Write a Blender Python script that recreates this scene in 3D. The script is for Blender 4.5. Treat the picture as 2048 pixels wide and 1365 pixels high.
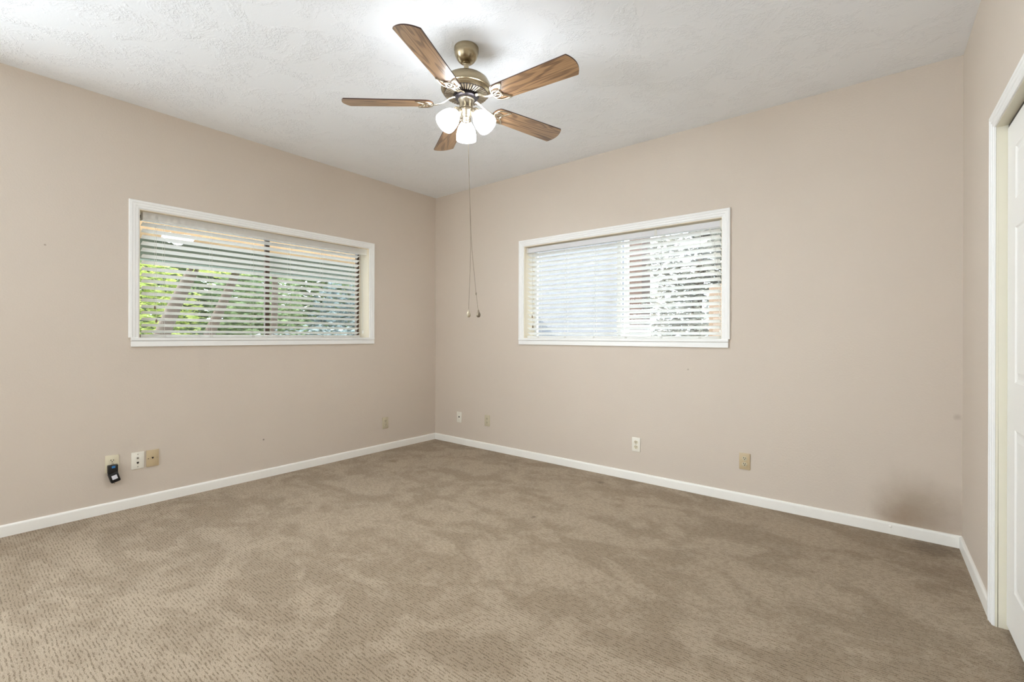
import bpy, bmesh, math, random
from mathutils import Vector, Matrix

# ---------------------------------------------------------------- scene, camera, light
for o in list(bpy.data.objects):
    bpy.data.objects.remove(o, do_unlink=True)
S = bpy.context.scene
COL = S.collection
PI = math.pi
L, H = 4.2585, 2.70              # length of the far wall, height of the room
REAR = -6.00                     # the wall behind the camera
DOORROT = math.radians(-89.4)    # closet wall, 0.6 degrees off square
BBH = 0.0673

cam_d = bpy.data.cameras.new('camera')
cam = bpy.data.objects.new('camera', cam_d)
COL.objects.link(cam)
cam_d.sensor_width = 36.0
cam_d.lens = 36.0 * 923.567 / 2048.0
cam_d.shift_y = -9.35 / 2048.0
cam_d.clip_start = 0.02
cam.matrix_world = (Matrix.Translation((3.91234, -3.5110, 1.15279)) @ Matrix.Rotation(0.675089, 4, 'Z')
                    @ Matrix.Rotation(PI / 2, 4, 'X') @ Matrix.Rotation(0.00293, 4, 'Z'))
S.camera = cam

S.view_settings.view_transform = 'Standard'
S.view_settings.look = 'None'
S.view_settings.gamma = 1.0
S.view_settings.exposure = 0.55
S.view_settings.use_curve_mapping = False
S.cycles.max_bounces = 16
S.cycles.diffuse_bounces = 9

world = bpy.data.worlds.new('World')
S.world = world
world.use_nodes = True
wb = world.node_tree.nodes['Background']
wb.inputs[0].default_value = (0.80, 0.90, 1.0, 1)
wb.inputs[1].default_value = 4.2

sun_d = bpy.data.lights.new('sun', 'SUN')
sun = bpy.data.objects.new('sun', sun_d)
COL.objects.link(sun)
sun_d.energy = 7.5
sun_d.angle = 0.01
sun_d.color = (1.0, 0.93, 0.82)
sun.rotation_euler = Vector((0.62, 0.45, -0.62)).to_track_quat('-Z', 'Y').to_euler()

# fill light added behind the camera, set in an added doorway
rear_fill_d = bpy.data.lights.new('rear_fill_light', 'AREA')
rear_fill = bpy.data.objects.new('rear_fill_light', rear_fill_d)
COL.objects.link(rear_fill)
rear_fill_d.shape = 'RECTANGLE'
rear_fill_d.size, rear_fill_d.size_y = 2.1, 2.05
rear_fill_d.energy = 26
rear_fill_d.color = (0.80, 0.91, 1.0)
rear_fill.location = (2.25, REAR - 0.10, 1.10)
rear_fill.rotation_euler = (math.radians(96), 0, 0)      # shines towards +Y

# second added fill light, set in an added window further back on the left
side_fill_d = bpy.data.lights.new('side_fill_light', 'AREA')
side_fill = bpy.data.objects.new('side_fill_light', side_fill_d)
COL.objects.link(side_fill)
side_fill_d.shape = 'RECTANGLE'
side_fill_d.size, side_fill_d.size_y = 1.7, 0.85
side_fill_d.energy = 98
side_fill_d.color = (0.82, 0.92, 1.0)
side_fill.location = (-0.02, -5.05, 1.57)
side_fill.rotation_euler = (math.radians(90), 0, math.radians(-90))   # shines towards +X

LAMP_STRENGTH = 22.0
BULB_STRENGTH = 1500.0

# ---------------------------------------------------------------- materials
def srgb(r, g, b):
    f = lambda c: (c / 255 / 12.92) if c / 255 <= 0.04045 else ((c / 255 + 0.055) / 1.055) ** 2.4
    return (f(r), f(g), f(b), 1.0)

class NT:
    """small helper round a node tree"""
    def __init__(self, name):
        self.m = bpy.data.materials.new(name)
        self.m.use_nodes = True
        self.t = self.m.node_tree
        self.b = self.t.nodes['Principled BSDF']
        self.out = self.t.nodes['Material Output']
    def n(self, typ, **kw):
        nd = self.t.nodes.new(typ)
        for k, v in kw.items():
            setattr(nd, k, v)
        return nd
    def l(self, a, b):
        self.t.links.new(a, b)
    def val(self, sock, v):
        if hasattr(v, 'node'):
            self.l(v, sock)
        else:
            sock.default_value = v
    def math(self, op, a, b=None, c=None, clamp=False):
        nd = self.n('ShaderNodeMath', operation=op, use_clamp=clamp)
        self.val(nd.inputs[0], a)
        if b is not None: self.val(nd.inputs[1], b)
        if c is not None: self.val(nd.inputs[2], c)
        return nd.outputs[0]
    def mapr(self, v, a, b, c=0.0, d=1.0, smooth=True):
        nd = self.n('ShaderNodeMapRange')
        nd.interpolation_type = 'SMOOTHSTEP' if smooth else 'LINEAR'
        self.val(nd.inputs[0], v)
        for i, x in enumerate((a, b, c, d)): nd.inputs[i + 1].default_value = x
        return nd.outputs[0]
    def mix(self, f, a, b):
        nd = self.n('ShaderNodeMix', data_type='RGBA')
        self.val(nd.inputs[0], f)
        self.val(nd.inputs[6], a)
        self.val(nd.inputs[7], b)
        return nd.outputs[2]
    def coord(self, scale=(1, 1, 1), rot=(0, 0, 0), kind='Object'):
        tc = self.n('ShaderNodeTexCoord')
        mp = self.n('ShaderNodeMapping')
        mp.inputs['Scale'].default_value = scale
        mp.inputs['Rotation'].default_value = rot
        self.l(tc.outputs[kind], mp.inputs[0])
        return mp.outputs[0]
    def noise(self, vec, scale, detail=2.0, rough=0.5, dist=0.0):
        nd = self.n('ShaderNodeTexNoise')
        self.l(vec, nd.inputs['Vector'])
        nd.inputs['Scale'].default_value = scale
        nd.inputs['Detail'].default_value = detail
        nd.inputs['Roughness'].default_value = rough
        nd.inputs['Distortion'].default_value = dist
        return nd.outputs['Fac']
    def bump(self, h, dist, strength=1.0):
        nd = self.n('ShaderNodeBump')
        nd.inputs['Strength'].default_value = strength
        nd.inputs['Distance'].default_value = dist
        self.l(h, nd.inputs['Height'])
        self.l(nd.outputs[0], self.b.inputs['Normal'])
    def base(self, col, rough=0.5, metal=0.0, spec=0.5):
        self.val(self.b.inputs['Base Color'], col)
        self.val(self.b.inputs['Roughness'], rough)
        self.b.inputs['Metallic'].default_value = metal
        self.b.inputs['Specular IOR Level'].default_value = spec

M = {}

def plain(key, col, rough=0.5, metal=0.0, spec=0.5, var=0.05, scale=30, bump=0.0, bscale=200):
    """one colour with a faint procedural variation, optionally a fine bump"""
    k = NT(key)
    v = k.coord()
    nz = k.noise(v, scale, 3)
    dark = tuple(c * (1 - var) for c in col[:3]) + (1,)
    k.base(k.mix(nz, dark, col), rough, metal, spec)
    if bump:
        k.bump(k.noise(v, bscale, 3), bump)
    M[key] = k.m
    return k.m

def wall_paint(key, stains=()):
    k = NT(key)
    v = k.coord()
    big = k.noise(v, 1.3, 3)
    col = k.mix(big, srgb(203, 191, 178), srgb(208, 197, 184))
    sep = k.n('ShaderNodeSeparateXYZ')
    k.l(v, sep.inputs[0])
    for (p, rad, amt, c) in stains:
        d = k.n('ShaderNodeVectorMath', operation='DISTANCE')
        k.l(v, d.inputs[0]); d.inputs[1].default_value = p
        nz = k.noise(v, 9.0 / max(rad * 8, 0.3), 4, 0.6)
        dd = k.math('ADD', d.outputs['Value'], k.math('MULTIPLY', k.math('SUBTRACT', nz, 0.5), rad * 0.9))
        f = k.math('MULTIPLY', k.mapr(dd, rad * 0.1, rad * 1.1, 1.0, 0.0), amt)
        col = k.mix(f, col, c)
    k.base(col, 0.62, 0, 0.35)
    peel = k.math('ADD', k.noise(v, 95, 3, 0.55), k.math('MULTIPLY', k.noise(v, 320, 2), 0.3))
    k.bump(peel, 0.0016, 0.55)
    M[key] = k.m

wall_paint('wall_paint', [((0.0, -3.101, 1.693), 0.008, 0.6, srgb(120, 95, 75)), ((0.0, -1.845, 0.308), 0.010, 0.8, srgb(90, 75, 60))])
wall_paint('wall_paint_stained', [
    ((4.05, 0.0, 0.20), 0.22, 0.30, srgb(118, 98, 62)),
    ((4.12, 0.0, 0.10), 0.25, 0.34, srgb(114, 84, 46)),
    ((3.99, 0.0, 0.085), 0.13, 0.30, srgb(128, 92, 52)),
    ((4.238, 0.0, 0.715), 0.022, 0.25, srgb(115, 92, 70)),
    ((2.785, 0.0, 0.91), 0.010, 0.5, srgb(120, 100, 80))])

def ceiling_mat():
    k = NT('ceiling_texture')
    v = k.coord()
    k.base(srgb(238, 241, 245), 0.75, 0, 0.25)
    # skip trowel: flat islands with ragged ridged edges
    isl = k.mapr(k.noise(v, 5.5, 5, 0.68, 0.7), 0.45, 0.60)
    rag = k.mapr(k.noise(v, 62, 4, 0.6, 0.9), 0.42, 0.60)
    fine = k.noise(v, 120, 3)
    h = k.math('ADD', k.math('MULTIPLY', isl, k.math('MULTIPLY_ADD', rag, 0.85, 0.25)), k.math('MULTIPLY', fine, 0.12))
    k.bump(h, 0.0030, 0.62)
    M['ceiling'] = k.m
ceiling_mat()

def carpet_mat():
    k = NT('carpet_ribbed_pile')
    v = k.coord()
    sep = k.n('ShaderNodeSeparateXYZ')
    k.l(v, sep.inputs[0])
    X, Y = sep.outputs[0], sep.outputs[1]
    wob = k.noise(v, 11, 3, 0.6)
    wob2 = k.noise(v, 46, 2, 0.6)
    y2 = k.math('ADD', Y, k.math('ADD', k.math('MULTIPLY', wob, 0.014), k.math('MULTIPLY', wob2, 0.007)))
    row = k.math('MULTIPLY_ADD', k.math('SINE', k.math('MULTIPLY', y2, 2 * PI / 0.0118)), 0.5, 0.5)
    st = k.coord((0.42, 1, 1))
    dash = k.noise(st, 95, 2, 0.6)                    # rows break into dashes
    gap = k.math('MULTIPLY', k.math('SUBTRACT', 1.0, row), k.mapr(dash, 0.36, 0.60))   # grooves that break into dashes
    rowmask = k.mapr(gap, 0.25, 0.85, 1.0, 0.0)
    loop = k.noise(v, 250, 3, 0.75)
    fib = k.noise(v, 900, 2, 0.6)
    h = k.math('ADD', k.math('MULTIPLY', rowmask, 0.42), k.math('MULTIPLY', k.mapr(loop, 0.36, 0.64), 0.58))
    light = k.mix(fib, srgb(157, 139, 117), srgb(205, 187, 163))
    dark = k.mix(loop, srgb(104, 86, 62), srgb(143, 125, 100))
    col = k.mix(k.mapr(h, 0.15, 0.72), dark, light)
    # pile brushed in different directions: footmarks and vacuum strokes
    pv = k.coord((0.8, 1.35, 1), (0, 0, 0.5))
    patch = k.noise(pv, 2.6, 5, 0.58, 0.8)
    foot = k.noise(v, 7.5, 3, 0.55, 0.5)
    pf = k.mapr(k.math('ADD', k.math('MULTIPLY', patch, 0.68), k.math('MULTIPLY', foot, 0.32)), 0.42, 0.58)
    col2 = k.n('ShaderNodeMix', data_type='RGBA', blend_type='MULTIPLY')
    col2.inputs[0].default_value = 1.0
    k.l(col, col2.inputs[6])
    k.l(k.mix(pf, (0.81, 0.78, 0.74, 1), (1.03, 1.03, 1.03, 1)), col2.inputs[7])
    col = col2.outputs[2]
    for (p, rad, amt, c) in (((0.40, -0.87, 0), 0.07, 0.45, srgb(110, 88, 55)), ((4.14, -0.11, 0), 0.17, 0.5, srgb(88, 66, 40)),
                             ((4.19, -0.40, 0), 0.18, 0.3, srgb(100, 72, 45)), ((2.175, -0.22, 0), 0.045, 0.5, srgb(92, 78, 62)),
                             ((2.182, -1.126, 0), 0.022, 0.6, srgb(100, 84, 66)), ((2.164, -1.98, 0), 0.02, 0.5, srgb(105, 90, 70))):
        d = k.n('ShaderNodeVectorMath', operation='DISTANCE')
        k.l(v, d.inputs[0]); d.inputs[1].default_value = p
        dd = k.math('ADD', d.outputs['Value'], k.math('MULTIPLY', k.math('SUBTRACT', k.noise(v, 22, 4, 0.6), 0.5), rad * 1.3))
        col = k.mix(k.math('MULTIPLY', k.mapr(dd, rad * 0.2, rad, 1, 0), amt), col, c)
    k.base(col, 0.95, 0, 0.1)
    k.b.inputs['Sheen Weight'].default_value = 0.15
    k.bump(h, 0.005, 0.7)
    M['carpet'] = k.m
carpet_mat()

plain('trim_white', srgb(238, 238, 236), 0.38, var=0.02)
plain('baseboard_paint', srgb(238, 236, 230), 0.42, var=0.04, scale=12)
plain('door_paint', srgb(236, 235, 231), 0.42, var=0.02)
plain('jamb_paint', srgb(226, 221, 202), 0.5, var=0.05, scale=6)
plain('reveal_paint', srgb(238, 228, 208), 0.7, var=0.06, scale=10, bump=0.001, bscale=90)
plain('headrail_metal', srgb(214, 214, 217), 0.45, var=0.03)
plain('bronze_aluminium', srgb(84, 66, 50), 0.4, metal=0.3)
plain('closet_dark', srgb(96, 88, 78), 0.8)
plain('cord_white', srgb(214, 212, 206), 0.7)
plain('tassel_wood', srgb(120, 100, 78), 0.5)
plain('plastic_white', srgb(232, 228, 216), 0.35)
plain('plastic_ivory', srgb(220, 211, 186), 0.35)
plain('plastic_beige', srgb(200, 190, 164), 0.38)
plain('plastic_almond', srgb(196, 176, 142), 0.38)
plain('slot_dark', srgb(38, 28, 20), 0.6)
plain('black_plastic', srgb(20, 18, 18), 0.38)
plain('blue_plastic', srgb(40, 120, 185), 0.4)
plain('sticker', srgb(224, 224, 232), 0.6)
plain('steel', srgb(170, 165, 155), 0.3, metal=1.0)
plain('shade_ceramic', srgb(176, 164, 142), 0.5)

def brass():
    k = NT('antique_brass')
    v = k.coord((1, 1, 6))
    nz = k.noise(v, 40, 3)
    k.base(k.mix(nz, srgb(148, 134, 108), srgb(178, 163, 136)), 0.27, 1.0)
    M['brass'] = k.m
    k = NT('satin_pewter_brass')
    nz = k.noise(k.coord(), 50, 3)
    k.base(k.mix(nz, srgb(176, 165, 146), srgb(206, 196, 178)), 0.3, 1.0)
    M['pewter'] = k.m
    k = NT('dark_bronze')
    nz = k.noise(k.coord(), 60, 3)
    k.base(k.mix(nz, srgb(38, 34, 38), srgb(66, 60, 62)), 0.35, 0.7)
    M['dark_bronze'] = k.m
    k = NT('chain_metal')
    nz = k.noise(k.coord(), 60, 3)
    k.base(k.mix(nz, srgb(120, 108, 92), srgb(150, 138, 120)), 0.4, 0.6)
    M['chain'] = k.m
brass()

def wood():
    k = NT('oak_fan_blade')
    tc = k.n('ShaderNodeTexCoord')
    oi = k.n('ShaderNodeObjectInfo')
    off = k.n('ShaderNodeVectorMath', operation='MULTIPLY_ADD')
    cmb = k.n('ShaderNodeCombineXYZ')
    for i in range(3): k.l(oi.outputs['Random'], cmb.inputs[i])
    k.l(cmb.outputs[0], off.inputs[0]); off.inputs[1].default_value = (7.3, 0.10, 0.0)
    k.l(tc.outputs['Object'], off.inputs[2])
    mp = k.n('ShaderNodeMapping'); k.l(off.outputs[0], mp.inputs[0]); mp.inputs['Scale'].default_value = (1.0, 1.0, 1.0)
    sep = k.n('ShaderNodeSeparateXYZ'); k.l(mp.outputs[0], sep.inputs[0])
    st = k.n('ShaderNodeMapping'); k.l(mp.outputs[0], st.inputs[0]); st.inputs['Scale'].default_value = (1.5, 11, 1)
    field = k.noise(st.outputs[0], 1.0, 2, 0.5, 0.4)
    rings = k.math('MULTIPLY_ADD', k.math('SINE', k.math('MULTIPLY', field, 60.0)), 0.5, 0.5)
    st2 = k.n('ShaderNodeMapping'); k.l(mp.outputs[0], st2.inputs[0]); st2.inputs['Scale'].default_value = (6, 240, 1)
    fib = k.noise(st2.outputs[0], 1.0, 3, 0.6)
    f = k.math('ADD', k.math('MULTIPLY', k.mapr(rings, 0.30, 1.0), 0.42), k.math('MULTIPLY', k.mapr(fib, 0.25, 0.75), 0.50))
    k.base(k.mix(k.mapr(f, 0.15, 0.95, smooth=False), srgb(168, 133, 98), srgb(84, 60, 44)), 0.36, 0, 0.45)
    k.b.inputs['Coat Weight'].default_value = 0.5
    k.b.inputs['Coat Roughness'].default_value = 0.22
    k.bump(fib, 0.0003, 0.4)
    M['oak'] = k.m
    plain('oak_edge', srgb(66, 40, 30), 0.4)
wood()

def lamp_glass():
    k = NT('lit_opal_glass')
    k.base(srgb(250, 248, 244), 0.35)
    lw = k.n('ShaderNodeLayerWeight'); lw.inputs[0].default_value = 0.35
    k.b.inputs['Emission Color'].default_value = (0.89, 0.95, 1.0, 1)
    k.b.inputs['Emission Strength'].default_value = LAMP_STRENGTH
    M['lamp'] = k.m
    k = NT('lit_bulb')
    k.base(srgb(250, 248, 244), 0.35)
    k.b.inputs['Emission Color'].default_value = (0.89, 0.95, 1.0, 1)
    k.b.inputs['Emission Strength'].default_value = BULB_STRENGTH
    M['bulb'] = k.m
lamp_glass()

def slat_mat(key, col, trans):
    k = NT(key)
    nz = k.noise(k.coord((1, 1, 1)), 14, 3)
    c2 = tuple(c * 0.97 for c in col[:3]) + (1,)
    k.base(k.mix(nz, c2, col), 0.38)
    tr = k.n('ShaderNodeBsdfTranslucent'); tr.inputs[0].default_value = col
    mx = k.n('ShaderNodeMixShader'); mx.inputs[0].default_value = trans
    k.l(k.b.outputs[0], mx.inputs[1]); k.l(tr.outputs[0], mx.inputs[2]); k.l(mx.outputs[0], k.out.inputs[0])
    M[key] = k.m
slat_mat('slat_white', srgb(251, 250, 248), 0.78)

def pane_mat():
    k = NT('window_glass')
    k.t.nodes.remove(k.b)
    tr = k.n('ShaderNodeBsdfTransparent'); tr.inputs[0].default_value = (0.95, 0.97, 0.96, 1)
    gl = k.n('ShaderNodeBsdfGlossy'); gl.inputs['Roughness'].default_value = 0.0
    fr = k.n('ShaderNodeFresnel'); fr.inputs[0].default_value = 1.5
    mx = k.n('ShaderNodeMixShader')
    k.l(fr.outputs[0], mx.inputs[0]); k.l(tr.outputs[0], mx.inputs[1]); k.l(gl.outputs[0], mx.inputs[2]); k.l(mx.outputs[0], k.out.inputs[0])
    M['pane'] = k.m
pane_mat()

def leaf_mat(key, a, b, trans=0.4):
    k = NT(key)
    v = k.coord()
    nz = k.mapr(k.noise(v, 3.2, 4, 0.7), 0.36, 0.64)
    c = k.mix(nz, a, b)
    k.base(c, 0.5)
    tr = k.n('ShaderNodeBsdfTranslucent'); k.l(c, tr.inputs[0])
    mx = k.n('ShaderNodeMixShader'); mx.inputs[0].default_value = trans
    k.l(k.b.outputs[0], mx.inputs[1]); k.l(tr.outputs[0], mx.inputs[2]); k.l(mx.outputs[0], k.out.inputs[0])
    M[key] = k.m
leaf_mat('leaf_yellow_green', srgb(150, 168, 84), srgb(214, 218, 138), 0.5)
leaf_mat('leaf_mid_green', srgb(98, 118, 84), srgb(164, 178, 128), 0.45)
leaf_mat('leaf_blue_grey', srgb(104, 116, 118), srgb(150, 162, 160), 0.3)
leaf_mat('leaf_olive', srgb(100, 98, 92), srgb(160, 158, 148), 0.3)
plain('bark', srgb(84, 70, 58), 0.9, var=0.45, scale=9)
leaf_mat('tan_boards', srgb(150, 122, 90), srgb(172, 142, 106), 0.04)
plain('green_beam', srgb(84, 100, 92), 0.6, var=0.1)
plain('driveway_grey', srgb(196, 196, 192), 0.9, var=0.12, scale=2)
plain('pale_stucco', srgb(116, 118, 126), 0.9, var=0.06, scale=2)
plain('chimney_brick', srgb(104, 84, 76), 0.9, var=0.3, scale=14)
plain('tan_post', srgb(122, 102, 86), 0.8, var=0.2, scale=14)
plain('eave_white', srgb(235, 235, 235), 0.7)

# ---------------------------------------------------------------- mesh helpers
def box(bm, x0, x1, y0, y1, z0, z1, bev=0.0, mat=None):
    pts = [(x, y, z) for x in (x0, x1) for y in (y0, y1) for z in (z0, z1)]
    vs = [bm.verts.new(mat @ Vector(p) if mat else p) for p in pts]
    fs = [bm.faces.new([vs[i] for i in q]) for q in ((0, 1, 3, 2), (4, 6, 7, 5), (0, 4, 5, 1), (2, 3, 7, 6), (0, 2, 6, 4), (1, 5, 7, 3))]
    if bev:
        es = set(e for f in fs for e in f.edges)
        bmesh.ops.bevel(bm, geom=list(es), offset=bev, segments=2, profile=0.5, affect='EDGES')
    return fs

def lathe(bm, prof, seg=40, mat=None, cap0=True, cap1=True):
    """profile of (radius, z), turned about local Z"""
    rings = []
    for r, z in prof:
        ring = []
        for i in range(seg):
            a = 2 * PI * i / seg
            p = Vector((r * math.cos(a), r * math.sin(a), z))
            ring.append(bm.verts.new(mat @ p if mat else p))
        rings.append(ring)
    for a, b in zip(rings, rings[1:]):
        for i in range(seg):
            bm.faces.new((a[i], a[(i + 1) % seg], b[(i + 1) % seg], b[i]))
    if cap0: bm.faces.new(list(reversed(rings[0])))
    if cap1: bm.faces.new(rings[-1])

def tube(bm, pts, rx, ry=None, seg=8, closed=False, up=Vector((0, 0, 1)), mat=None):
    """sweep an ellipse (rx across, ry along 'up') along points"""
    ry = ry or rx
    pts = [Vector(p) for p in pts]
    n = len(pts)
    rings = []
    for i, p in enumerate(pts):
        if closed: d = pts[(i + 1) % n] - pts[i - 1]
        else: d = pts[min(i + 1, n - 1)] - pts[max(i - 1, 0)]
        d.normalize()
        u = up if abs(d.dot(up)) < 0.95 else Vector((1, 0, 0))
        s = d.cross(u).normalized()
        w = s.cross(d).normalized()
        k = rx[i] if isinstance(rx, (list, tuple)) else rx
        k2 = ry[i] if isinstance(ry, (list, tuple)) else ry
        ring = []
        for j in range(seg):
            a = 2 * PI * j / seg
            q = p + s * (math.cos(a) * k) + w * (math.sin(a) * k2)
            ring.append(bm.verts.new(mat @ q if mat else q))
        rings.append(ring)
    m = n if closed else n - 1
    for i in range(m):
        a, b = rings[i], rings[(i + 1) % n]
        for j in range(seg):
            bm.faces.new((a[j], a[(j + 1) % seg], b[(j + 1) % seg], b[j]))
    if not closed:
        bm.faces.new(list(reversed(rings[0])))
        bm.faces.new(rings[-1])

def obj(name, bm, mat, parent=None, smooth=False, loc=None, rot=None):
    bmesh.ops.recalc_face_normals(bm, faces=bm.faces)
    me = bpy.data.meshes.new(name)
    bm.to_mesh(me)
    bm.free()
    for mm in (mat if isinstance(mat, (list, tuple)) else [mat]):
        me.materials.append(M[mm] if isinstance(mm, str) else mm)
    if smooth:
        for p in me.polygons: p.use_smooth = True
        try: me.set_sharp_from_angle(angle=math.radians(smooth if smooth is not True else 40))
        except Exception: pass
    o = bpy.data.objects.new(name, me)
    COL.objects.link(o)
    if parent: o.parent = parent
    if loc is not None: o.location = loc
    if rot is not None: o.rotation_euler = rot
    return o

def thing(name, label, cat, loc=(0, 0, 0), rot=(0, 0, 0), group=None):
    o = bpy.data.objects.new(name, None)
    o.empty_display_size = 0.05
    COL.objects.link(o)
    o.location = loc
    o.rotation_euler = rot
    o['label'] = label; o['category'] = cat
    if group: o['group'] = group
    return o

def tag(o, label, cat, group=None):
    o['label'] = label; o['category'] = cat
    if group: o['group'] = group
    return o

def struct(o, label, cat):
    o['kind'] = 'structure'
    o['label'] = label; o['category'] = cat
    return o

def wall_mesh(x0, x1, z0, z1, y0, y1, holes):
    """a wall in local axes (front at y0 facing -Y, back at y1) with rectangular holes (x0, x1, z0, z1)"""
    bm = bmesh.new()
    xs = sorted(set([x0, x1] + [h[0] for h in holes] + [h[1] for h in holes]))
    zs = sorted(set([z0, z1] + [h[2] for h in holes] + [h[3] for h in holes]))
    inh = lambda a, c: any(h[0] < a < h[1] and h[2] < c < h[3] for h in holes)
    cells = {}
    for i in range(len(xs) - 1):
        for j in range(len(zs) - 1):
            cells[i, j] = not inh((xs[i] + xs[i + 1]) / 2, (zs[j] + zs[j + 1]) / 2)
    V = {}
    def v(i, j, k):
        if (i, j, k) not in V: V[i, j, k] = bm.verts.new((xs[i], (y0, y1)[k], zs[j]))
        return V[i, j, k]
    for (i, j), full in cells.items():
        if not full: continue
        bm.faces.new((v(i, j, 0), v(i + 1, j, 0), v(i + 1, j + 1, 0), v(i, j + 1, 0)))
        bm.faces.new((v(i, j, 1), v(i, j + 1, 1), v(i + 1, j + 1, 1), v(i + 1, j, 1)))
        for (di, dj, a, b) in ((-1, 0, (i, j), (i, j + 1)), (1, 0, (i + 1, j), (i + 1, j + 1)), (0, -1, (i, j), (i + 1, j)), (0, 1, (i, j + 1), (i + 1, j + 1))):
            if not cells.get((i + di, j + dj), False):
                bm.faces.new((v(*a, 0), v(*b, 0), v(*b, 1), v(*a, 1)))
    return bm

# ---------------------------------------------------------------- room shell
T = 0.21
LW = dict(x0=-2.709, W=1.903, top=2.062)    # left window, outer edge of its casing, along world y
BW = dict(x0=1.190, W=1.888, top=2.067)     # far window, along world x
CW = 0.057
ZS = 1.137                                   # top of the window stools
REVD = 0.20

bm = bmesh.new(); box(bm, -T, 5.3, REAR - 1.6, T, -0.12, 0.0)
struct(obj('floor', bm, 'carpet'), 'tan ribbed carpet with brushed patches over the whole floor', 'carpet')
bm = bmesh.new(); box(bm, -T, 5.3, REAR - 1.6, T, H, H + 0.12)
struct(obj('ceiling', bm, 'ceiling'), 'white trowel textured ceiling above the fan', 'ceiling')

ROT_L = (0, 0, PI / 2)      # local -Y -> world +X
# left wall, local x = world y
RW = dict(x0=-5.98, W=1.86, top=2.062)     # window added behind the viewer to frame the side fill light
bm = wall_mesh(REAR - 0.02, T, 0, H, 0, T, [(RW['x0'] + CW, RW['x0'] + RW['W'] - CW, ZS - 0.02, RW['top'] - CW), (LW['x0'] + CW, LW['x0'] + LW['W'] - CW, ZS - 0.02, LW['top'] - CW)])
bm.transform(Matrix.Rotation(PI / 2, 4, 'Z'))
struct(obj('wall_left', bm, 'wall_paint'), 'beige wall on the left holding the window onto the garden', 'wall')
bm = wall_mesh(0, L + 0.13, 0, H, 0, T, [(BW['x0'] + CW, BW['x0'] + BW['W'] - CW, ZS - 0.02, BW['top'] - CW)])
struct(obj('wall_back', bm, 'wall_paint_stained'), 'beige far wall with a brown scuff low beside the closet', 'wall')
OPX0, OPX1, OPZ = 0.866, 2.62, 1.993
bm = wall_mesh(-0.02, 6.06, 0, H, 0, 0.115, [(OPX0 - 0.018, OPX1 + 0.018, -0.01, OPZ + 0.018)])
bm.transform(Matrix.Translation((L, 0, 0)) @ Matrix.Rotation(DOORROT, 4, 'Z'))
struct(obj('wall_right', bm, 'wall_paint'), 'narrow beige wall on the right around the closet', 'wall')
# rear wall; its doorway is added to hold the rear fill light
bm = wall_mesh(-T, L + 0.2, 0, H, 0, 0.10, [(1.15, 3.35, -0.01, 2.12)])
bm.transform(Matrix.Translation((0, REAR - 0.10, 0)))
struct(obj('wall_rear', bm, 'wall_paint'), 'beige wall behind the viewer with a wide doorway added for a fill light', 'wall')
bm = bmesh.new()  # unseen walls added past the doorway to keep direct sun out
box(bm, 0.9, 3.6, REAR - 1.5, REAR - 1.4, 0, H); box(bm, 0.8, 0.9, REAR - 1.5, REAR - 0.1, 0, H); box(bm, 3.6, 3.7, REAR - 1.5, REAR - 0.1, 0, H)
struct(obj('wall_sun_block', bm, 'wall_paint'), 'added beige walls behind the viewer that block the sun', 'wall')
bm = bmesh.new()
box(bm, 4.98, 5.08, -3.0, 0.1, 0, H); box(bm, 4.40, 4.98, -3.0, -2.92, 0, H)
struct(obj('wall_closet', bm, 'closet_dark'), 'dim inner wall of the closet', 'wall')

def baseboard(name, length, loc, rot, label):
    """local: along +X, wall at y=0, room at -Y"""
    bm = bmesh.new()
    prof = [(0, 0), (-0.0125, 0), (-0.0125, BBH - 0.014), (-0.0115, BBH - 0.007), (-0.008, BBH - 0.002), (-0.004, BBH), (0, BBH)]
    a = [bm.verts.new((0, y, z)) for y, z in prof]
    b = [bm.verts.new((length, y, z)) for y, z in prof]
    for i in range(len(prof)):
        j = (i + 1) % len(prof)
        bm.faces.new((a[i], a[j], b[j], b[i]))
    bm.faces.new(a); bm.faces.new(list(reversed(b)))
    return struct(obj(name, bm, 'baseboard_paint', smooth=50, loc=loc, rot=rot), label, 'baseboard')
baseboard('baseboard_left', -REAR - 0.0, (0, REAR, 0), ROT_L, 'white baseboard along the left wall')
bb = baseboard('baseboard_back', L - 0.014, (0.0126, 0, 0), (0, 0, 0), 'white baseboard along the far wall')
bm = bmesh.new()
lathe(bm, [(0.0075, 0), (0.0075, 0.003), (0.004, 0.005)], 14, Matrix.Translation((3.942, -0.0115, 0.046)) @ Matrix.Rotation(PI / 2, 4, 'X'))
obj('putty_bump', bm, 'baseboard_paint', bb, smooth=40)
baseboard('baseboard_right', 0.795 - 0.012, (L + 0.0001, -0.0126, 0), (0, 0, DOORROT), 'short white baseboard between the far corner and the closet casing')

# ---------------------------------------------------------------- windows and their blinds
def casing_sweep(bm, W, z0, ztop, thick=1.0, dark=0):
    prof = [(0, 0), (0, .011), (.003, .0155), (.017, .0165), (.020, .0135), (.034, .0135), (.0365, .0105), (.050, .0105), (.054, .0065), (CW, .006), (CW, 0)]
    rows = []
    for w, t in prof:
        y = -t * thick
        rows.append([bm.verts.new(p) for p in ((w, y, z0), (w, y, ztop - w), (W - w, y, ztop - w), (W - w, y, z0))])
    n = len(rows)
    for i in range(n):
        j = (i + 1) % n
        for k in range(3):
            bm.faces.new((rows[i][k], rows[i][k + 1], rows[j][k + 1], rows[j][k]))
    bm.faces.new([r[0] for r in rows]); bm.faces.new([r[3] for r in reversed(rows)])

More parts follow.
